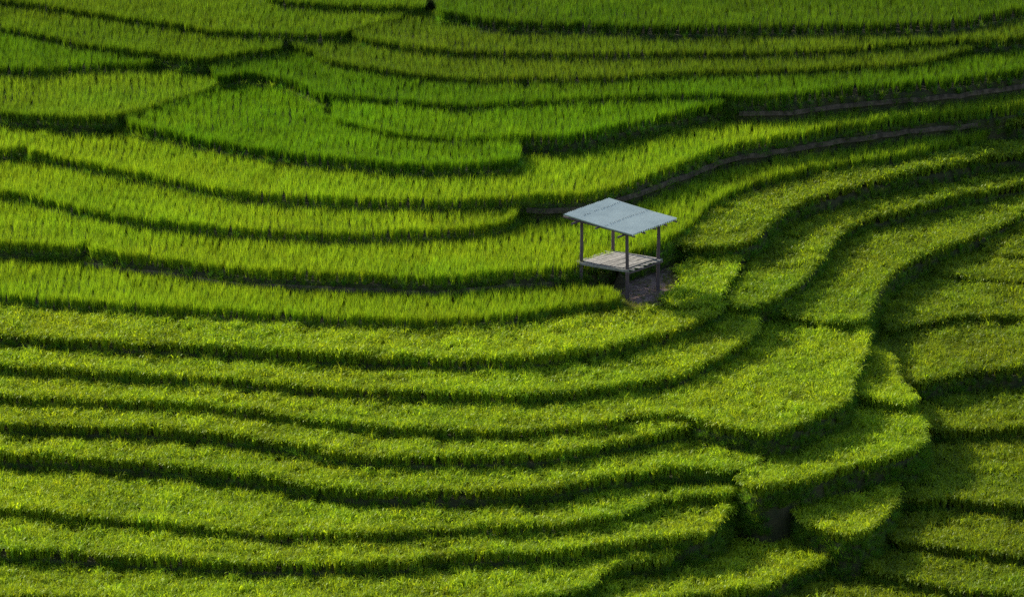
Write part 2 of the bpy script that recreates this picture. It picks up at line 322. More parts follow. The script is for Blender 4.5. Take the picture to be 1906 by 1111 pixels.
b['S5'] = [(XR, 650), (1906, 657), (1829, 662), (1779, 668), (1741, 680), (1703, 688), (1680, 695), (1685, 740)]
b['S6'] = [(XR, 762), (1906, 770), (1804, 777), (1753, 778), (1715, 770), (1690, 800), (1690, 850), (1672, 880)]
b['S7'] = [(XR, 925), (1906, 915), (1805, 906), (1729, 905), (1668, 898), (1650, 925), (1652, 965)]
b['S8'] = [(XR, 1015), (1906, 1005), (1780, 993), (1665, 981), (1640, 975), (1620, 1000), (1606, 1030)]
b['S9'] = [(XR, 1092), (1906, 1082), (1805, 1072), (1704, 1054), (1630, 1040), (1600, 1035), (1560, 1060), (1500, 1085), (1450, 1105)]

# key: (level of the soil, kind, rice height factor, tint, row direction, label)
YG = (.215, .34, .018); YD = (.145, .25, .016); GR = (.115, .24, .010); RP = (.285, .39, .022); OL = (.215, .305, .019); DK = (.075, .15, .010); UP_ = (.105, .185, .012); OD = (.10, .17, .014); GD = (.085, .18, .009); SR = (.195, .27, .016)  # upper and right-hand crop tints darkened to imitate light falling off towards the edges
Z = dict(A0=4.05, A0b=4.10, A1=3.78, B1=3.70, B2=3.52, C1=3.44, D0=3.24, D=3.20, E0=2.94, E1=2.97, E2=2.79, F0=2.44, F1=2.38, G1=2.0, H0=1.66, H1=1.64, I1=1.12, J1=.80, K0=.95,
         L1=.40, L2=.07, M1=.03, L3=-.22, L4=-.62, L5=-1.10, L6=-1.40, L7=-1.80, N1=-2.25, N2=-2.7,
         R0=2.0, R1=1.36, R2=.72, R3=.27, M2=-.72, M3=-.42, M4=-1.50,
         S1=-.10, S2=-.28, S3=-.46, S4=-.72, S5=-1.36, S6=-1.72, S7=-2.1, S8=-2.4, S9=-2.75)
ZHUT = 1.10
def zs(z): return ZHUT + (z - ZHUT) * 1.15
Z = {k: zs(v) for k, v in Z.items()}
HR = {'young': .56, 'mid': .52, 'ripe': .56}
spec = {
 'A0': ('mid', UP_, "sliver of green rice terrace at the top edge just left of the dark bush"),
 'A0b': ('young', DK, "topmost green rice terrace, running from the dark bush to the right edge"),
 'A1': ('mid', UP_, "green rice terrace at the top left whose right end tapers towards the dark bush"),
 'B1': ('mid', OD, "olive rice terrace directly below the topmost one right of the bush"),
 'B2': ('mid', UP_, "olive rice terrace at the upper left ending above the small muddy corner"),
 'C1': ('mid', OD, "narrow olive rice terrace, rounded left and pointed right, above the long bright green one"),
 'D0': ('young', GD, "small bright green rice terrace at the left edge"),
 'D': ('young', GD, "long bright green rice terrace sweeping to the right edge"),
 'E0': ('mid', YD, "yellow green rice terrace at the left edge, left of the large bright green field"),
 'E1': ('young', GR, "bright green rice terrace right of the short dark dividing bank"),
 'E2': ('young', GR, "large bright green rice field with a blunt right end"),
 'F0': ('mid', YG, "smallest rice plot at the upper left edge, right below the greener terraces"),
 'F1': ('mid', YG, "long yellow green rice terrace along the upper side of the footpath behind the hut"),
 'G1': ('mid', YG, "yellow green rice terrace whose rounded right end meets the start of the footpath"),
 'H0': ('mid', YG, "short rice plot at the left edge, left of a thin slanting bund"),
 'H1': ('mid', YG, "long bright rice terrace passing directly behind the hut, below the footpath"),
 'I1': ('mid', YG, "bright yellow green rice terrace whose right end touches the hut's front post"),
 'J1': ('ripe', RP, "rice terrace directly below the hut and the small plot beside it"),
 'K0': ('ripe', RP, "small rice plot just right of the hut beside the bare soil patch"),
 'L1': ('ripe', RP, "second rice terrace below the hut, with a shaded blunt right end"),
 'L2': ('ripe', RP, "third rice terrace below the hut, ending at a small notch"),
 'M1': ('ripe', RP, "broad rounded rice field left of the gully, right of the small notch"),
 'L3': ('ripe', RP, "narrow rice terrace tapering to a point under the left part of the broad rounded field"),
 'L4': ('ripe', RP, "rice terrace from the left edge to a pointed tip below the broad rounded field"),
 'L5': ('ripe', RP, "wide rice terrace at the lower left, narrowing towards the reddish mud hollow's upper left"),
 'L6': ('ripe', RP, "rice terrace whose upturned right end stands directly left of the reddish mud hollow"),
 'L7': ('ripe', RP, "lowest rice terrace at the bottom left, its thin tip pointing right"),
 'N1': ('ripe', RP, "large rice field at the bottom, directly below the reddish mud hollow"),
 'N2': ('ripe', OL, "small corner of rice terrace cut by the bottom edge, left of the pinkish rock"),
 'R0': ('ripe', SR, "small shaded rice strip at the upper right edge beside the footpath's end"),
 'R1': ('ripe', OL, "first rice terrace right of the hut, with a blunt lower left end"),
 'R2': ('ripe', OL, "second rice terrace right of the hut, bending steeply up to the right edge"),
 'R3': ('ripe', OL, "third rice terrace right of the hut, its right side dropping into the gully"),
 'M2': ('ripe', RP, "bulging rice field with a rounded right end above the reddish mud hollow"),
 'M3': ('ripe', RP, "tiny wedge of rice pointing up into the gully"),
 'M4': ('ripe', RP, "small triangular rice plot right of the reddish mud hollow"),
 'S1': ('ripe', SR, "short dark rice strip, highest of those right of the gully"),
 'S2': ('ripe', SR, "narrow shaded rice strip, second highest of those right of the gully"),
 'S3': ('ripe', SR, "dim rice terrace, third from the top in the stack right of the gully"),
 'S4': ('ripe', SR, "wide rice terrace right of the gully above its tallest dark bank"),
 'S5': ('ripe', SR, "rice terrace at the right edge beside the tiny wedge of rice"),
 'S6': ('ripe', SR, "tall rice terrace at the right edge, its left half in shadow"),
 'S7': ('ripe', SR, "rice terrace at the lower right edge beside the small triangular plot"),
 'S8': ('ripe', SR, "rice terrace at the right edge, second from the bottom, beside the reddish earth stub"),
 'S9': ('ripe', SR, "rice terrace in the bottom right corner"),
}

def chaikin(p, closed=True):
    out = []
    n = len(p)
    for i in range(n):
        a, c = p[i], p[(i + 1) % n]
        out.append(a * .75 + c * .25); out.append(a * .25 + c * .75)
    return out
def densify(p, step):
    out = []
    n = len(p)
    for i in range(n):
        a, c = p[i], p[(i + 1) % n]; d = (c - a).length; k = max(1, int(d / step))
        for j in range(k): out.append(a.lerp(c, j / k))
    return out

fields = {}
for k in e:
    zr = Z[k] + HR[spec[k][0]]
    pts = [Vector(P(x, y, zr)) for x, y in e[k] + b[k]]
    pts = chaikin(chaikin(pts)); pts = densify(pts, .3)
    poly = np.array([(v.x, v.y) for v in pts])
    fields[k] = dict(poly=poly, z=Z[k])

def slab(name, poly, z, depth, mat, parent=None, slope=.28):
    """earth body of a terrace: lumpy sloping banks under a level top"""
    n = len(poly)
    area = 0.5 * np.sum(poly[:, 0] * np.roll(poly[:, 1], -1) - np.roll(poly[:, 0], -1) * poly[:, 1])
    if area < 0: poly = poly[::-1].copy()
    t = np.roll(poly, -1, 0) - np.roll(poly, 1, 0); t /= (np.linalg.norm(t, axis=1, keepdims=True) + 1e-6)
    nor = np.stack([t[:, 1], -t[:, 0]], 1)
    V = []; levels = [(0, -.05), (-.03, .0), (-.18, .03), (-.36, .06), (-depth, slope)]
    for dz, off in levels:
        jit = (vnoise(poly[:, 0] * 1.3 + dz * 7, poly[:, 1] * 1.3, .35) - .5) * (.10 if dz < -.05 else .05)
        q = poly + nor * (off + jit)[:, None]
        zz = z + dz + (vnoise(poly[:, 0], poly[:, 1] + 40, .6) - .5) * .04 * (dz < 0)
        V += [(a, c, d) for (a, c), d in zip(q, zz * np.ones(n))]
    Fc = []
    for l in range(len(levels) - 1):
        for i in range(n):
            j = (i + 1) % n
            Fc.append((l * n + i, (l + 1) * n + i, (l + 1) * n + j, l * n + j))
    for tri in geometry.tessellate_polygon([[Vector((v[0], v[1], 0)) for v in V[:n]]]):
        a_, b_, c_ = [Vector(V[i][:2]) for i in tri]
        if (b_ - a_).cross(c_ - a_) < 0: tri = tri[::-1]
        Fc.append(tuple(tri))
    return mesh_obj(name, V, Fc, mat, parent), poly, nor

def frame_mask(X, Y, Zv, m=.05):
    """keeps only what stands in or near the frame"""
    dx, dy, dz = X - CAM.x, Y - CAM.y, Zv - CAM.z
    f = dy * CP - dz * SP; u = dx / f * F + W / 2; v = -(dy * SP + dz * CP) / f * F + H / 2
    return (u > -W * m) & (u < W * (1 + m)) & (v > -H * m - 20) & (v < H * (1 + m) + 40), u, v

PATCH_HUT = [(1065, 535), (1090, 525), (1145, 510), (1200, 495), (1240, 480), (1262, 490), (1262, 520), (1258, 548), (1240, 564), (1195, 578), (1174, 580), (1162, 574), (1150, 556), (1125, 550), (1090, 549)]
PATCH_RED = [(1372, 934), (1384, 937), (1420, 940), (1450, 938), (1480, 934), (1492, 918), (1470, 888), (1400, 888), (1374, 905)]
def centre_line(px, z):
    c = [Vector(P(x, y, z)) for x, y in px]
    for _ in range(2):
        c = [c[0]] + [q for a, d in zip(c, c[1:]) for q in (a * .75 + d * .25, a * .25 + d * .75)] + [c[-1]]
    return c
def ribbon_poly(c, wd):
    lft, rgt = [], []
    for i, p in enumerate(c):
        t = (c[min(i + 1, len(c) - 1)] - c[max(i - 1, 0)]).normalized(); n_ = Vector((-t.y, t.x))
        lft.append(p + n_ * wd); rgt.append(p - n_ * wd)
    return np.array([(v.x, v.y) for v in lft + rgt[::-1]])
STRIPS = []
ZRED = zs(-1.15)
def edge_line(k, x0, x1, off):
    """a line that hugs the foot of field k's bank, off metres out from its edge"""
    zr = Z[k] + HR[spec[k][0]]
    c = centre_line(cut(e[k], x0, x1), zr)
    out = []
    for i, p in enumerate(c):
        t = (c[min(i + 1, len(c) - 1)] - c[max(i - 1, 0)]).normalized(); n_ = Vector((t.y, -t.x))
        out.append(p + n_ * (off + .06 * (float(vnoise(p.x, p.y, 1.2)) - .5)))
    return out
for k, x0, x1, off, z_, wd in (('F1', 980, 1818, .10, 2.47, .060), ('D', 1376, 2010, .10, 3.32, .045), ('H1', 160, 1040, .09, 1.60, .035), ('A0b', 830, 2010, .09, 4.42, .03)):
    STRIPS.append((edge_line(k, x0, x1, off), z_, wd))
CLEAR = [(np.array([P(x, y, ZHUT) for x, y in PATCH_HUT]), ZHUT - .05), (np.array([P(x, y, ZRED) for x, y in PATCH_RED]), ZRED)] + [(ribbon_poly(c, w_ * .75), z_) for c, z_, w_ in STRIPS]
RED_C = P(1432, 930, ZRED)
def cleared(X, Y, c, z=-9):
    r = np.zeros(X.shape, bool)
    for q, zq in c:
        if z < zq: r |= inside(q, X, Y)
    return r

order = sorted(fields, key=lambda k: -Z[k])
grass_p, grass_r, grass_s, grass_t = [], [], [], []
total = 0
for k in order:
    fd = fields[k]; kind, tint, label = spec[k]; z = fd['z']; poly = fd['poly']
    cx, cy = poly.mean(0)
    root = empty('rice_terrace', (cx, cy, z))
    tag(root, label, 'rice terrace', 'rice terraces stepping down the hillside')
    loc = poly - np.array([cx, cy])
    # earth body (built in world space, moved to the root's frame)
    ob, pw, nor = slab('bank', poly, z, 1.7, M_BANK, root)
    for v in ob.data.vertices: v.co.x -= cx; v.co.y -= cy; v.co.z -= z
    # rice hills on a slightly turned planting grid
    sx, sy = (.25, .17) if kind != 'ripe' else (.225, .20)
    ang = rng.normal(0, .035)
    x0, x1, y0, y1 = poly[:, 0].min(), poly[:, 0].max(), poly[:, 1].min(), poly[:, 1].max()
    R = math.hypot(x1 - x0, y1 - y0) / 2 + 1
    gx = np.arange(-R, R, sx); gy = np.arange(-R, R, sy)
    GX, GY = np.meshgrid(gx, gy)
    mx_, my_ = (x0 + x1) / 2, (y0 + y1) / 2
    X = mx_ + GX * math.cos(ang) - GY * math.sin(ang); Y = my_ + GX * math.sin(ang) + GY * math.cos(ang)
    X = X + .10 * np.sin(Y * .7 + cx) + .16 * (vnoise(X + 3, Y, 2.2) - .5)
    X, Y = X.ravel(), Y.ravel()
    fm, _, _ = frame_mask(X, Y, z + .5); X, Y = X[fm], Y[fm]
    j = .024 if kind != 'ripe' else .05
    X = X + rng.normal(0, j, X.shape); Y = Y + rng.normal(0, j, Y.shape)
    s = inside(poly, X, Y); X, Y = X[s], Y[s]
    for k2 in order:
        if Z[k2] > z:
            s = ~inside(fields[k2]['poly'], X, Y); X, Y = X[s], Y[s]
    # a denser fringe of stalks right along the edge
    m = len(pw)
    for rep in range(3):
        f_ = rng.random(m); nxt = np.roll(pw, -1, 0)
        off = -rng.uniform(.0, .16, m)
        qx = pw[:, 0] * f_ + nxt[:, 0] * (1 - f_) + nor[:, 0] * off; qy = pw[:, 1] * f_ + nxt[:, 1] * (1 - f_) + nor[:, 1] * off
        fm, _, _ = frame_mask(qx, qy, z + .5)
        for k2 in order:
            if Z[k2] > z: fm &= ~inside(fields[k2]['poly'], qx, qy)
        X = np.append(X, qx[fm]); Y = np.append(Y, qy[fm])
    keep = (rng.random(len(X)) > (.09 if kind == 'ripe' else .03)) & ~cleared(X, Y, CLEAR, z); X, Y = X[keep], Y[keep]
    n = len(X)
    lean = np.zeros((n, 3)); lean[:, 2] = rng.uniform(0, 6.283, n)
    lean[:, 0] = rng.normal(0, .06, n); lean[:, 1] = rng.normal(0, .06, n)
    patch = vnoise(X, Y, 1.7) - .5
    fine = vnoise(X + 31, Y * .8, .45) - .5
    hs = .96 + .10 * patch + (.34 if kind == 'ripe' else .16) * fine + rng.normal(0, .10 if kind == 'ripe' else .06, n)
    scl = np.stack([1 + rng.normal(0, .08, n)] * 2 + [hs], 1)
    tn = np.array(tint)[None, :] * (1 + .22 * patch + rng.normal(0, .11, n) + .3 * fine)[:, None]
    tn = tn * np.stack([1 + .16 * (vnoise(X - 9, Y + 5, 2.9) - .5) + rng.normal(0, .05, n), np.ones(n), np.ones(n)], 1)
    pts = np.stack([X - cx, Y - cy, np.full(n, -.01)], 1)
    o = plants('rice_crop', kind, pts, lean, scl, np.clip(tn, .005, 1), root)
    tag(o, kind='stuff')
    total += n
    # weeds on the bank below the edge
    m = len(pw)
    deep = {'M2': 1.2, 'M4': 1.5, 'M1': .95, 'M3': 1.0, 'R3': .9, 'L6': 1.1, 'N1': 1.1, 'R1': .85, 'R2': .85, 'S4': .85, 'D': .8, 'L7': .8}.get(k, .62)
    for rep in range(int(8 * deep / .62)):
        q_ = rng.uniform(0, 1, m); off = .02 + q_ * .12 * deep / .62; dz = -q_ * deep + .02
        qx = pw[:, 0] + nor[:, 0] * off; qy = pw[:, 1] + nor[:, 1] * off
        fm, _, _ = frame_mask(qx, qy, z)
        ok = fm & (rng.random(m) < .9) & (~cleared(qx, qy, CLEAR[2:]) | (rng.random(m) < .35))
        if k in ('M2', 'L6'): ok &= ~((np.hypot(qx - RED_C[0], (qy - RED_C[1]) * .6) < .95) & (dz < -.42))
        for k2 in order:
            if Z[k2] > z: ok &= ~inside(fields[k2]['poly'], qx, qy)
        az = np.arctan2(nor[:, 1], nor[:, 0])
        for i in np.where(ok)[0]:
            grass_p.append((qx[i], qy[i], z + dz[i] - .03))
            tilt = random.uniform(.0, .7)
            ax = Vector((-math.sin(az[i]), math.cos(az[i]), 0))
            grass_r.append(tuple((Matrix.Rotation(tilt, 3, ax) @ Matrix.Rotation(random.uniform(0, 6.28), 3, 'Z')).to_euler()))
            sgl = random.uniform(.6, 1.0); grass_s.append((sgl, sgl, sgl))
            g = random.uniform(.7, 1.2); grass_t.append((.14 * g * random.uniform(.6, 1.2), .25 * g, .022 * g))
print('rice hills', total)

# ------------------------------------------------------------------ the hillside under the terraces
st = .5
gx = np.arange(-36, 36.01, st); gy = np.arange(-45, 62.01, st)
GX, GY = np.meshgrid(gx, gy)
ZF = np.full(GX.shape, np.nan)
for k in reversed(order):
    ZF[inside(fields[k]['poly'], GX, GY)] = Z[k]
z_mean = GY * .085 + .7
known = ~np.isnan(ZF)
zz = np.where(known, ZF, 99.0)
mn = zz.copy()
for it in range(3):
    q = np.pad(mn, 1, constant_values=99.0)
    mn = np.minimum.reduce([q[1:-1, 1:-1], q[:-2, 1:-1], q[2:, 1:-1], q[1:-1, :-2], q[1:-1, 2:]])
filled = np.where(mn < 90, mn, np.nan)
for it in range(160):
    q = np.pad(filled, 1, mode='edge'); nb = np.stack([q[:-2, 1:-1], q[2:, 1:-1], q[1:-1, :-2], q[1:-1, 2:]])
    with np.errstate(all='ignore'):
        import warnings; warnings.simplefilter('ignore'); av = np.nanmin(nb, 0)
    filled = np.where(np.isnan(filled), av, filled)
base = filled - .18 + (vnoise(GX, GY, 1.1) - .5) * .12
nx, ny = len(gx), len(gy)
V = [(GX[j, i], GY[j, i], base[j, i]) for j in range(ny) for i in range(nx)]
Fc = [(j * nx + i, j * nx + i + 1, (j + 1) * nx + i + 1, (j + 1) * nx + i) for j in range(ny - 1) for i in range(nx - 1)]
gnd = mesh_obj('terrain', V, Fc, M_GROUND, smooth=True); tag(gnd, kind='structure')
# far land round about
B = 600
gz = float(np.nanmin(base)) - 1
far = mesh_obj('valley_ground', [(-B, -B, gz), (B, -B, gz), (B, B, gz), (-B, B, gz)], [(0, 1, 2, 3)], M_GROUND); tag(far, kind='structure')

# weeds over bare spots of the hillside
X = rng.uniform(-24, 24, 130000); Y = rng.uniform(-32, 48, 130000)
fm, u_, v_ = frame_mask(X, Y, 1.0); X, Y = X[fm], Y[fm]
ok = np.ones(len(X), bool)
for k in order: ok &= ~inside(fields[k]['poly'], X, Y)
X, Y = X[ok], Y[ok]
ii = ((X - gx[0]) / st).astype(int).clip(0, nx - 2); jj = ((Y - gy[0]) / st).astype(int).clip(0, ny - 2)
zb = base[jj, ii]
inh = cleared(X, Y, CLEAR)
for i in np.where(~inh)[0]:
    grass_p.append((X[i], Y[i], zb[i] - .02)); grass_r.append((random.gauss(0, .3), random.gauss(0, .3), random.uniform(0, 6.28)))
    sgl = random.uniform(.5, 1.1); grass_s.append((sgl, sgl, sgl)); g = random.uniform(.6, 1.2)
    grass_t.append((.13 * g * random.uniform(.6, 1.3), .20 * g, .020 * g))
for k_ in range(110):
    i = random.randrange(len(CLEAR[1][0])); a_, b_ = CLEAR[1][0][i], CLEAR[1][0][(i + 1) % len(CLEAR[1][0])]; f_ = random.random()
    q_ = a_ * f_ + b_ * (1 - f_)
    grass_p.append((q_[0] + random.gauss(0, .05), q_[1] + random.gauss(0, .06), ZRED - .04 - .1 * random.random())); grass_r.append((random.gauss(.3, .3), random.gauss(0, .3), random.uniform(0, 6.28)))
    sgl = random.uniform(.3, .9); grass_s.append((sgl, sgl, sgl)); grass_t.append((.10, .19, .02))
c0 = CLEAR[0][0].mean(0)
for k_ in range(900):
    i = random.randrange(len(CLEAR[0][0])); a_, b_ = CLEAR[0][0][i], CLEAR[0][0][(i + 1) % len(CLEAR[0][0])]; f_ = random.random()
    q_ = a_ * f_ + b_ * (1 - f_); q_ = q_ + (c0 - q_) * min(.85, abs(random.gauss(0, .13 if k_ % 4 else .4)))
    grass_p.append((q_[0], q_[1], ZHUT - .03)); grass_r.append((random.gauss(0, .4), random.gauss(0, .4), random.uniform(0, 6.28)))
    sgl = random.uniform(.2, .6); grass_s.append((sgl, sgl, sgl)); g = random.random(); grass_t.append((.12 + .10 * g, .17 + .04 * g, .03 + .05 * g))
gr = plants('bank_grass', 'grass', grass_p, grass_r, grass_s, grass_t)
tag(gr, 'dark drooping grass and weeds growing on the banks between the terraces', 'grass', kind='stuff')
print('weeds', len(grass_p))

def ground_patch(name, px, z, mat, depth=.3):
    pts = [Vector(P(x, y, z)) for x, y in px]
    pts = densify(chaikin(chaikin(pts)), .2)
    o, _, _ = slab(name, np.array([(v.x, v.y) for v in pts]), z, depth, mat, None, slope=.2)
    return tag(o, kind='structure')
ground_patch('hut_ground', PATCH_HUT, ZHUT, M_MUD, .6)
ground_patch('mud_hollow', PATCH_RED, ZRED, M_RUST, 1.3)

for k_, (c_, z_, w_) in enumerate(STRIPS):
    V = []
    for i, p in enumerate(c_):
        t = (c_[min(i + 1, len(c_) - 1)] - c_[max(i - 1, 0)]).normalized(); n_ = Vector((-t.y, t.x))
        wd = w_ * (1 + .5 * (float(vnoise(p.x, p.y, .8)) - .5))
        for s_, dz in ((-2.2, -.16), (-1.5, -.04), (-.8, 0), (0, .01), (.7, -.01), (1.1, -.05), (.9, -.16)):
            q = p + n_ * wd / 2 * s_; V.append((q.x, q.y, z_ + dz + (float(vnoise(q.x, q.y, .5)) - .5) * .08))
    Fc = [(i * 7 + j, i * 7 + j + 1, i * 7 + j + 8, i * 7 + j + 7) for i in range(len(c_) - 1) for j in range(6)]
    tag(mesh_obj('footpath', V, Fc, M_PATH, smooth=True), kind='structure')

# ------------------------------------------------------------------ the hut
def wood_material(name, c1, c2, scale=14):
    m = bpy.data.materials.new(name); nt, N, L = nodes(m)
    out = N.new('ShaderNodeOutputMaterial'); bs = N.new('ShaderNodeBsdfPrincipled')
    tc = N.new('ShaderNodeTexCoord'); mp = N.new('ShaderNodeMapping'); mp.inputs['Scale'].default_value = (scale, scale, scale * .12)
    n1 = N.new('ShaderNodeTexNoise'); n1.inputs['Scale'].default_value = 1; n1.inputs['Detail'].default_value = 6
    r = N.new('ShaderNodeValToRGB'); r.color_ramp.elements[0].position = .3; r.color_ramp.elements[1].position = .7
    r.color_ramp.elements[0].color = (*c1, 1); r.color_ramp.elements[1].color = (*c2, 1)
    oi = N.new('ShaderNodeObjectInfo'); hv = N.new('ShaderNodeHueSaturation')
    mr = N.new('ShaderNodeMapRange'); mr.inputs[3].default_value = .75; mr.inputs[4].default_value = 1.2
    L.new(oi.outputs['Random'], mr.inputs[0]); L.new(mr.outputs[0], hv.inputs['Value'])
    L.new(tc.outputs['Object'], mp.inputs[0]); L.new(mp.outputs[0], n1.inputs['Vector'])
    L.new(n1.outputs['Fac'], r.inputs[0]); L.new(r.outputs[0], hv.inputs['Color']); L.new(hv.outputs[0], bs.inputs['Base Color'])
    bp = N.new('ShaderNodeBump'); bp.inputs['Strength'].default_value = .5; bp.inputs['Distance'].default_value = .01
    L.new(n1.outputs['Fac'], bp.inputs['Height']); L.new(bp.outputs[0], bs.inputs['Normal'])
    bs.inputs['Roughness'].default_value = .8; L.new(bs.outputs[0], out.inputs[0]); return m
M_POST = wood_material('post_wood', (.065, .042, .046), (.15, .10, .105))
M_PLANK = wood_material('plank_wood', (.15, .14, .12), (.36, .33, .29), 9)
def roof_material():
    m = bpy.data.materials.new('roof_metal'); nt, N, L = nodes(m)
    out = N.new('ShaderNodeOutputMaterial'); bs = N.new('ShaderNodeBsdfPrincipled')
    tc = N.new('ShaderNodeTexCoord'); n1 = N.new('ShaderNodeTexNoise'); n1.inputs['Scale'].default_value = 2.2; n1.inputs['Detail'].default_value = 7
    r = N.new('ShaderNodeValToRGB'); r.color_ramp.elements[0].position = .3; r.color_ramp.elements[1].position = .7
    r.color_ramp.elements[0].color = (.29, .355, .355, 1); r.color_ramp.elements[1].color = (.36, .43, .42, 1)
    L.new(tc.outputs['Object'], n1.inputs['Vector']); L.new(n1.outputs['Fac'], r.inputs[0]); L.new(r.outputs[0], bs.inputs['Base Color'])
    bs.inputs['Roughness'].default_value = .85; bs.inputs['Specular IOR Level'].default_value = .25
    L.new(bs.outputs[0], out.inputs[0]); return m
M_ROOF = roof_material()
M_LAP_SHADOW = soil_material('lap_shadow_tone', (.05, .035, .03), (.10, .07, .06), 30)  # dark tone for the imitated shadow dots on the roof

fb = Vector((*P(1167, 560, ZHUT), ZHUT))                    # foot of the front post
u1 = Vector((82.5 / SC, -13.5 / .2305 / SC, 0)); L1_ = u1.length; u1.normalize()   # left post -> front post
u2 = Vector((-u1.y, u1.x, 0)) ; u2 = Vector((58.5 / SC, 19 / .2305 / SC, 0)); L2_ = u2.length; u2.normalize()
u2 = (u2 - u1 * u2.dot(u1)).normalized()
ctr = fb - u1 * L1_ / 2 + u2 * L2_ / 2
hut = empty('field_hut', ctr)
tag(hut, 'small open field hut on four wooden posts with a pale corrugated metal roof', 'hut')
UP = Vector((0, 0, 1))
def hp(a, c, h): return u1 * a + u2 * c + UP * h
def pole(name, a, c, r0, r1, mat, parent, n=9, seg=6, wob=.012, square=False):
    a, c = Vector(a), Vector(c); d = (c - a); ln = d.length; d.normalize()
    o = bpy.data.objects.new(name, None)
    q = d.to_track_quat('Z', 'X').to_matrix()
    V = []; rr = random.Random(hash((round(a.x, 3), round(a.y, 3), round(c.z, 3))) & 0xffff)
    ph = rr.uniform(0, 6)
    if square: n = 8
    for s in range(seg + 1):
        f = s / seg; r = r0 + (r1 - r0) * f
        ox, oy = wob * math.sin(f * 5 + ph), wob * math.cos(f * 4 + ph)
        for i in range(n):
            t = 2 * math.pi * i / n + .3
            if square:
                t = math.pi / 4 * i + math.pi / 8; rad = r * 1.12
                t = (i // 2) * math.pi / 2 + (math.pi / 4) + (-.14 if i % 2 == 0 else .14)
                x, y = math.cos(t) * r * 1.3, math.sin(t) * r * 1.3
            else:
                k = r * (1 + rr.uniform(-.08, .08)); x, y = math.cos(t) * k, math.sin(t) * k
            V.append((x + ox, y + oy, f * ln))
    Fc = [(s * n + i, s * n + (i + 1) % n, (s + 1) * n + (i + 1) % n, (s + 1) * n + i) for s in range(seg) for i in range(n)]
    Fc.append(tuple(reversed(range(n)))); Fc.append(tuple(seg * n + i for i in range(n)))
    ob = mesh_obj(name, V, Fc, mat, parent)
    ob.location = a; ob.rotation_euler = q.to_euler()
    return ob
h1, h2 = L1_ / 2, L2_ / 2
PZ = 1.075                     # platform height
RZ = 2.505               # roof centre height
def roof_z(a, c): return RZ - .325 * (a / (2 * 1.357)) + .06 * (c / (2 * 1.31))
posts = []
for a, c in ((-h1, -h2), (h1, -h2), (h1, h2), (-h1, h2)):
    posts.append(pole('post', hp(a, c, -.35), hp(a * 1.0, c * 1.0, roof_z(a, c) - .11), .058, .050, M_POST, hut, square=True, seg=5, wob=.010))
# beams across the post heads (run from front left to back right) and poles on them
for a in (-h1, h1):
    pole('beam', hp(a + .06, -h2 - .64, roof_z(a, -h2) - .13), hp(a + .06, h2 + .30, roof_z(a, h2) - .13), .036, .030, M_POST, hut)
pole('beam', hp(.02, -h2 - .55, roof_z(0, -h2) - .10), hp(.02, h2 + .3, roof_z(0, h2) - .10), .03, .026, M_POST, hut)
for c in (-1.22, -.62, .0, .62, 1.2):
    pole('roof_batten', hp(-1.40, c, roof_z(-1.33, c) - .065), hp(1.42, c, roof_z(1.30, c) - .065), .032, .028, M_POST, hut)
# corrugated roof
nc, per = 24 * 10, 10
roofV = []; ns = 3
for s in range(ns + 1):
    a = -1.357 + 2.714 * s / ns
    for i in range(nc + 1):
        c = -1.31 + 2.62 * i / nc
        zc = roof_z(a, c) + (.026 + .012 * abs(s / ns - .5)) * math.cos(2 * math.pi * i / per) + .004 * math.sin(a * 3 + c * 2)
        sag = -.012 * math.sin(math.pi * s / ns)
        roofV.append(hp(a + .012 * math.sin(i * .13), c, zc + sag))
nn = nc + 1
roofF = [(s * nn + i, s * nn + i + 1, (s + 1) * nn + i + 1, (s + 1) * nn + i) for s in range(ns) for i in range(nc)]
roof = mesh_obj('roof', roofV, roofF, M_ROOF, hut)
sm = roof.modifiers.new('thickness', 'SOLIDIFY'); sm.thickness = .004
# small dark domes in two rows, standing in for the shadows at sheet overlaps
def lap_shadow_mesh():
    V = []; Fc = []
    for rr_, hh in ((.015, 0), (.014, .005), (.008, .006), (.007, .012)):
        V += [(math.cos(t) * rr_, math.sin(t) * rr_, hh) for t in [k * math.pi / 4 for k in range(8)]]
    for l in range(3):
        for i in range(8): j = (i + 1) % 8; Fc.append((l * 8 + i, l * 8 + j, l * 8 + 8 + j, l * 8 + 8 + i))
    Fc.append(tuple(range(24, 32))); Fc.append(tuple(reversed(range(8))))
    return mesh_obj('lap_shadow', V, Fc, M_LAP_SHADOW, roof)
lap_shadow0 = None
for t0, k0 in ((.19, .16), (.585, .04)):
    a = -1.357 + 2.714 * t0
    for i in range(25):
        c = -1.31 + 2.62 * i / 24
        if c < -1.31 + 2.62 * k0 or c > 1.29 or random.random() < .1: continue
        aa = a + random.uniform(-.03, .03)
        if lap_shadow0 is None: nl = lap_shadow0 = lap_shadow_mesh()
        else: nl = lap_shadow0.copy(); link(nl); nl.parent = roof
        nl.location = hp(aa, c, roof_z(aa, c) + .031)
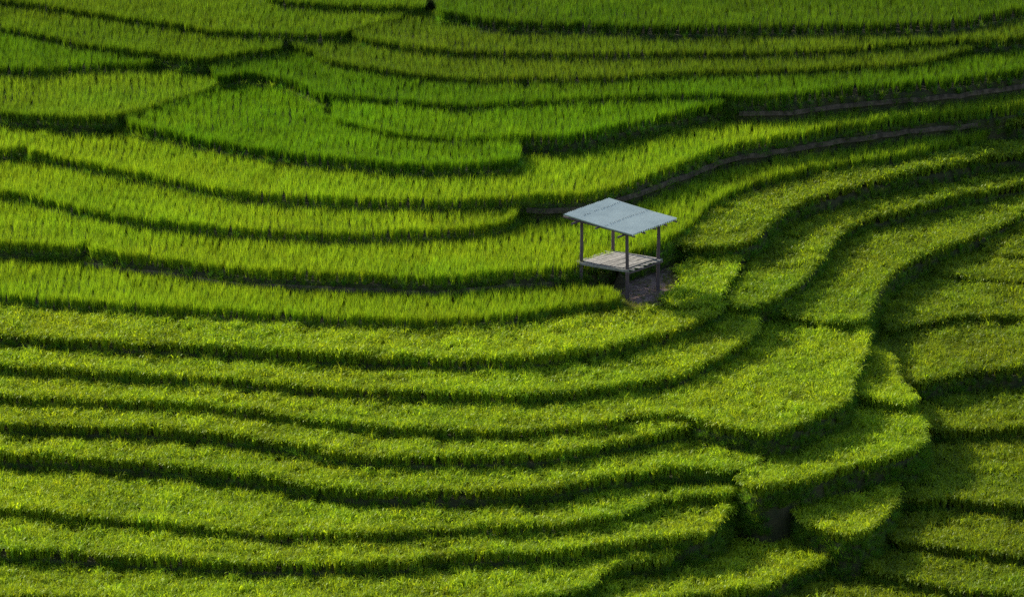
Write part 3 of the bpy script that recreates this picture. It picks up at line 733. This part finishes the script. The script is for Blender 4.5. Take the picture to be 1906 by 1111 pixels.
# floor: beams, slats across, planks on top
def board(name, a, c, wd, th, mat, parent):
    """a board from a to c (both in hut space), worn and slightly crooked"""
    a, c = Vector(a), Vector(c); d = c - a; ln = d.length; d.normalize(); s = d.cross(UP).normalized()
    V = []
    for f in (0, .33, .66, 1):
        wj = wd * random.uniform(.92, 1.05); cj = random.uniform(-.008, .008); zj = random.uniform(-.004, .004)
        for u, v in ((-.5, 0), (.5, 0), (.5, th), (-.5, th)):
            V.append(a + d * ln * f + s * (u * wj + cj * 2) + UP * (v + zj))
    Fc = []
    for k in range(3):
        for i in range(4): Fc.append((k * 4 + i, k * 4 + (i + 1) % 4, k * 4 + 4 + (i + 1) % 4, k * 4 + 4 + i))
    Fc += [(3, 2, 1, 0), (12, 13, 14, 15)]
    o = mesh_obj(name, V, Fc, mat, parent)
    bv = o.modifiers.new('worn_edges', 'BEVEL'); bv.width = .004; bv.segments = 1
    return o
for a in (-h1 - .06, h1 + .06):
    pole('floor_beam', hp(a, -h2 - .12, PZ - .14), hp(a, h2 + .14, PZ - .14), .036, .034, M_POST, hut)
for c in (-h2 - .075, h2 + .06):
    board('floor_rail', hp(-h1 - .12, c, PZ - .10), hp(h1 + .12, c, PZ - .10), .05, .085, M_PLANK, hut)
for i in range(11):                       # slats sticking out at both sides
    c = -h2 + .05 + (2 * h2 - .1) * i / 10 + random.uniform(-.02, .02)
    board('floor_slat', hp(-h1 - random.uniform(.10, .26), c, PZ - .045), hp(h1 + random.uniform(.10, .30), c + random.uniform(-.03, .03), PZ - .045), .10, .025, M_PLANK, hut)
a = -h1 + .02
while a < h1 - .05:
    wd = random.uniform(.14, .22); wd = min(wd, h1 - .02 - a)
    board('plank', hp(a + wd / 2, -h2 + .02 + random.uniform(-.02, .02), PZ - .018 + random.uniform(0, .006)), hp(a + wd / 2, h2 - random.uniform(.0, .07), PZ - .018), wd - .02, .022, M_PLANK, hut)
    a += wd

# ------------------------------------------------------------------ small things on the banks
def stone(name, px, py, z, r, col, label, seed):
    m = soil_material(name + '_rock', tuple(c * .7 for c in col), col, 9)
    bm = bmesh.new(); bmesh.ops.create_icosphere(bm, subdivisions=3, radius=r)
    for v in bm.verts:
        n_ = float(vnoise(v.co.x * 1.0 + seed, v.co.y + v.co.z * 1.7, r * .9)); v.co *= .75 + .5 * n_; v.co.z *= .65
    me = bpy.data.meshes.new(name); bm.to_mesh(me); bm.free(); me.materials.append(m)
    o = link(bpy.data.objects.new(name, me)); x, y = P(px, py, z); o.location = (x, y, z); o.rotation_euler.z = seed
    return tag(o, label, 'rock')
stone('stone', 1552, 265, Z['H1'] + .52, .05, (.6, .6, .6), 'small pale stone lying just below the footpath at the upper right', 1)
stone('stone', 1540, 1072, Z['S9'] + .30, .11, (.40, .25, .22), 'pinkish rock beside the bottom right terraces', 2)
stone('earth_stub', 1592, 1040, Z['S9'] + .28, .17, (.20, .11, .09), 'reddish earth stub at the tip of the large bottom field', 3)
# dark bush where the top terraces meet
bx, by = P(797, 22, Z['B1'] + .4)
bush = empty('bush', (bx, by, Z['B1'] + .1))
tag(bush, 'dark round bush where the topmost terraces meet, cut by the top edge', 'bush')
bp_, br_, bs_, bt_ = [], [], [], []
for i in range(420):
    t = random.uniform(0, 6.28); ph = random.uniform(-.2, 1.5); r = .26 * random.uniform(.5, 1)
    bp_.append((math.cos(t) * math.cos(ph) * r, math.sin(t) * math.cos(ph) * r, .35 + math.sin(ph) * r * 1.4))
    br_.append((random.gauss(0, .8), random.gauss(0, .8), t)); s = random.uniform(.25, .5); bs_.append((s, s, s))
    g = random.uniform(.6, 1.2); bt_.append((.035 * g, .060 * g, .016 * g))
tag(plants('foliage', 'grass', bp_, br_, bs_, bt_, bush), kind='stuff')
for q in range(3):
    pole('stem', (0, 0, -.1), (math.cos(q * 2.1) * .08, math.sin(q * 2.1) * .08, .42), .018, .009, M_POST, bush, seg=3)
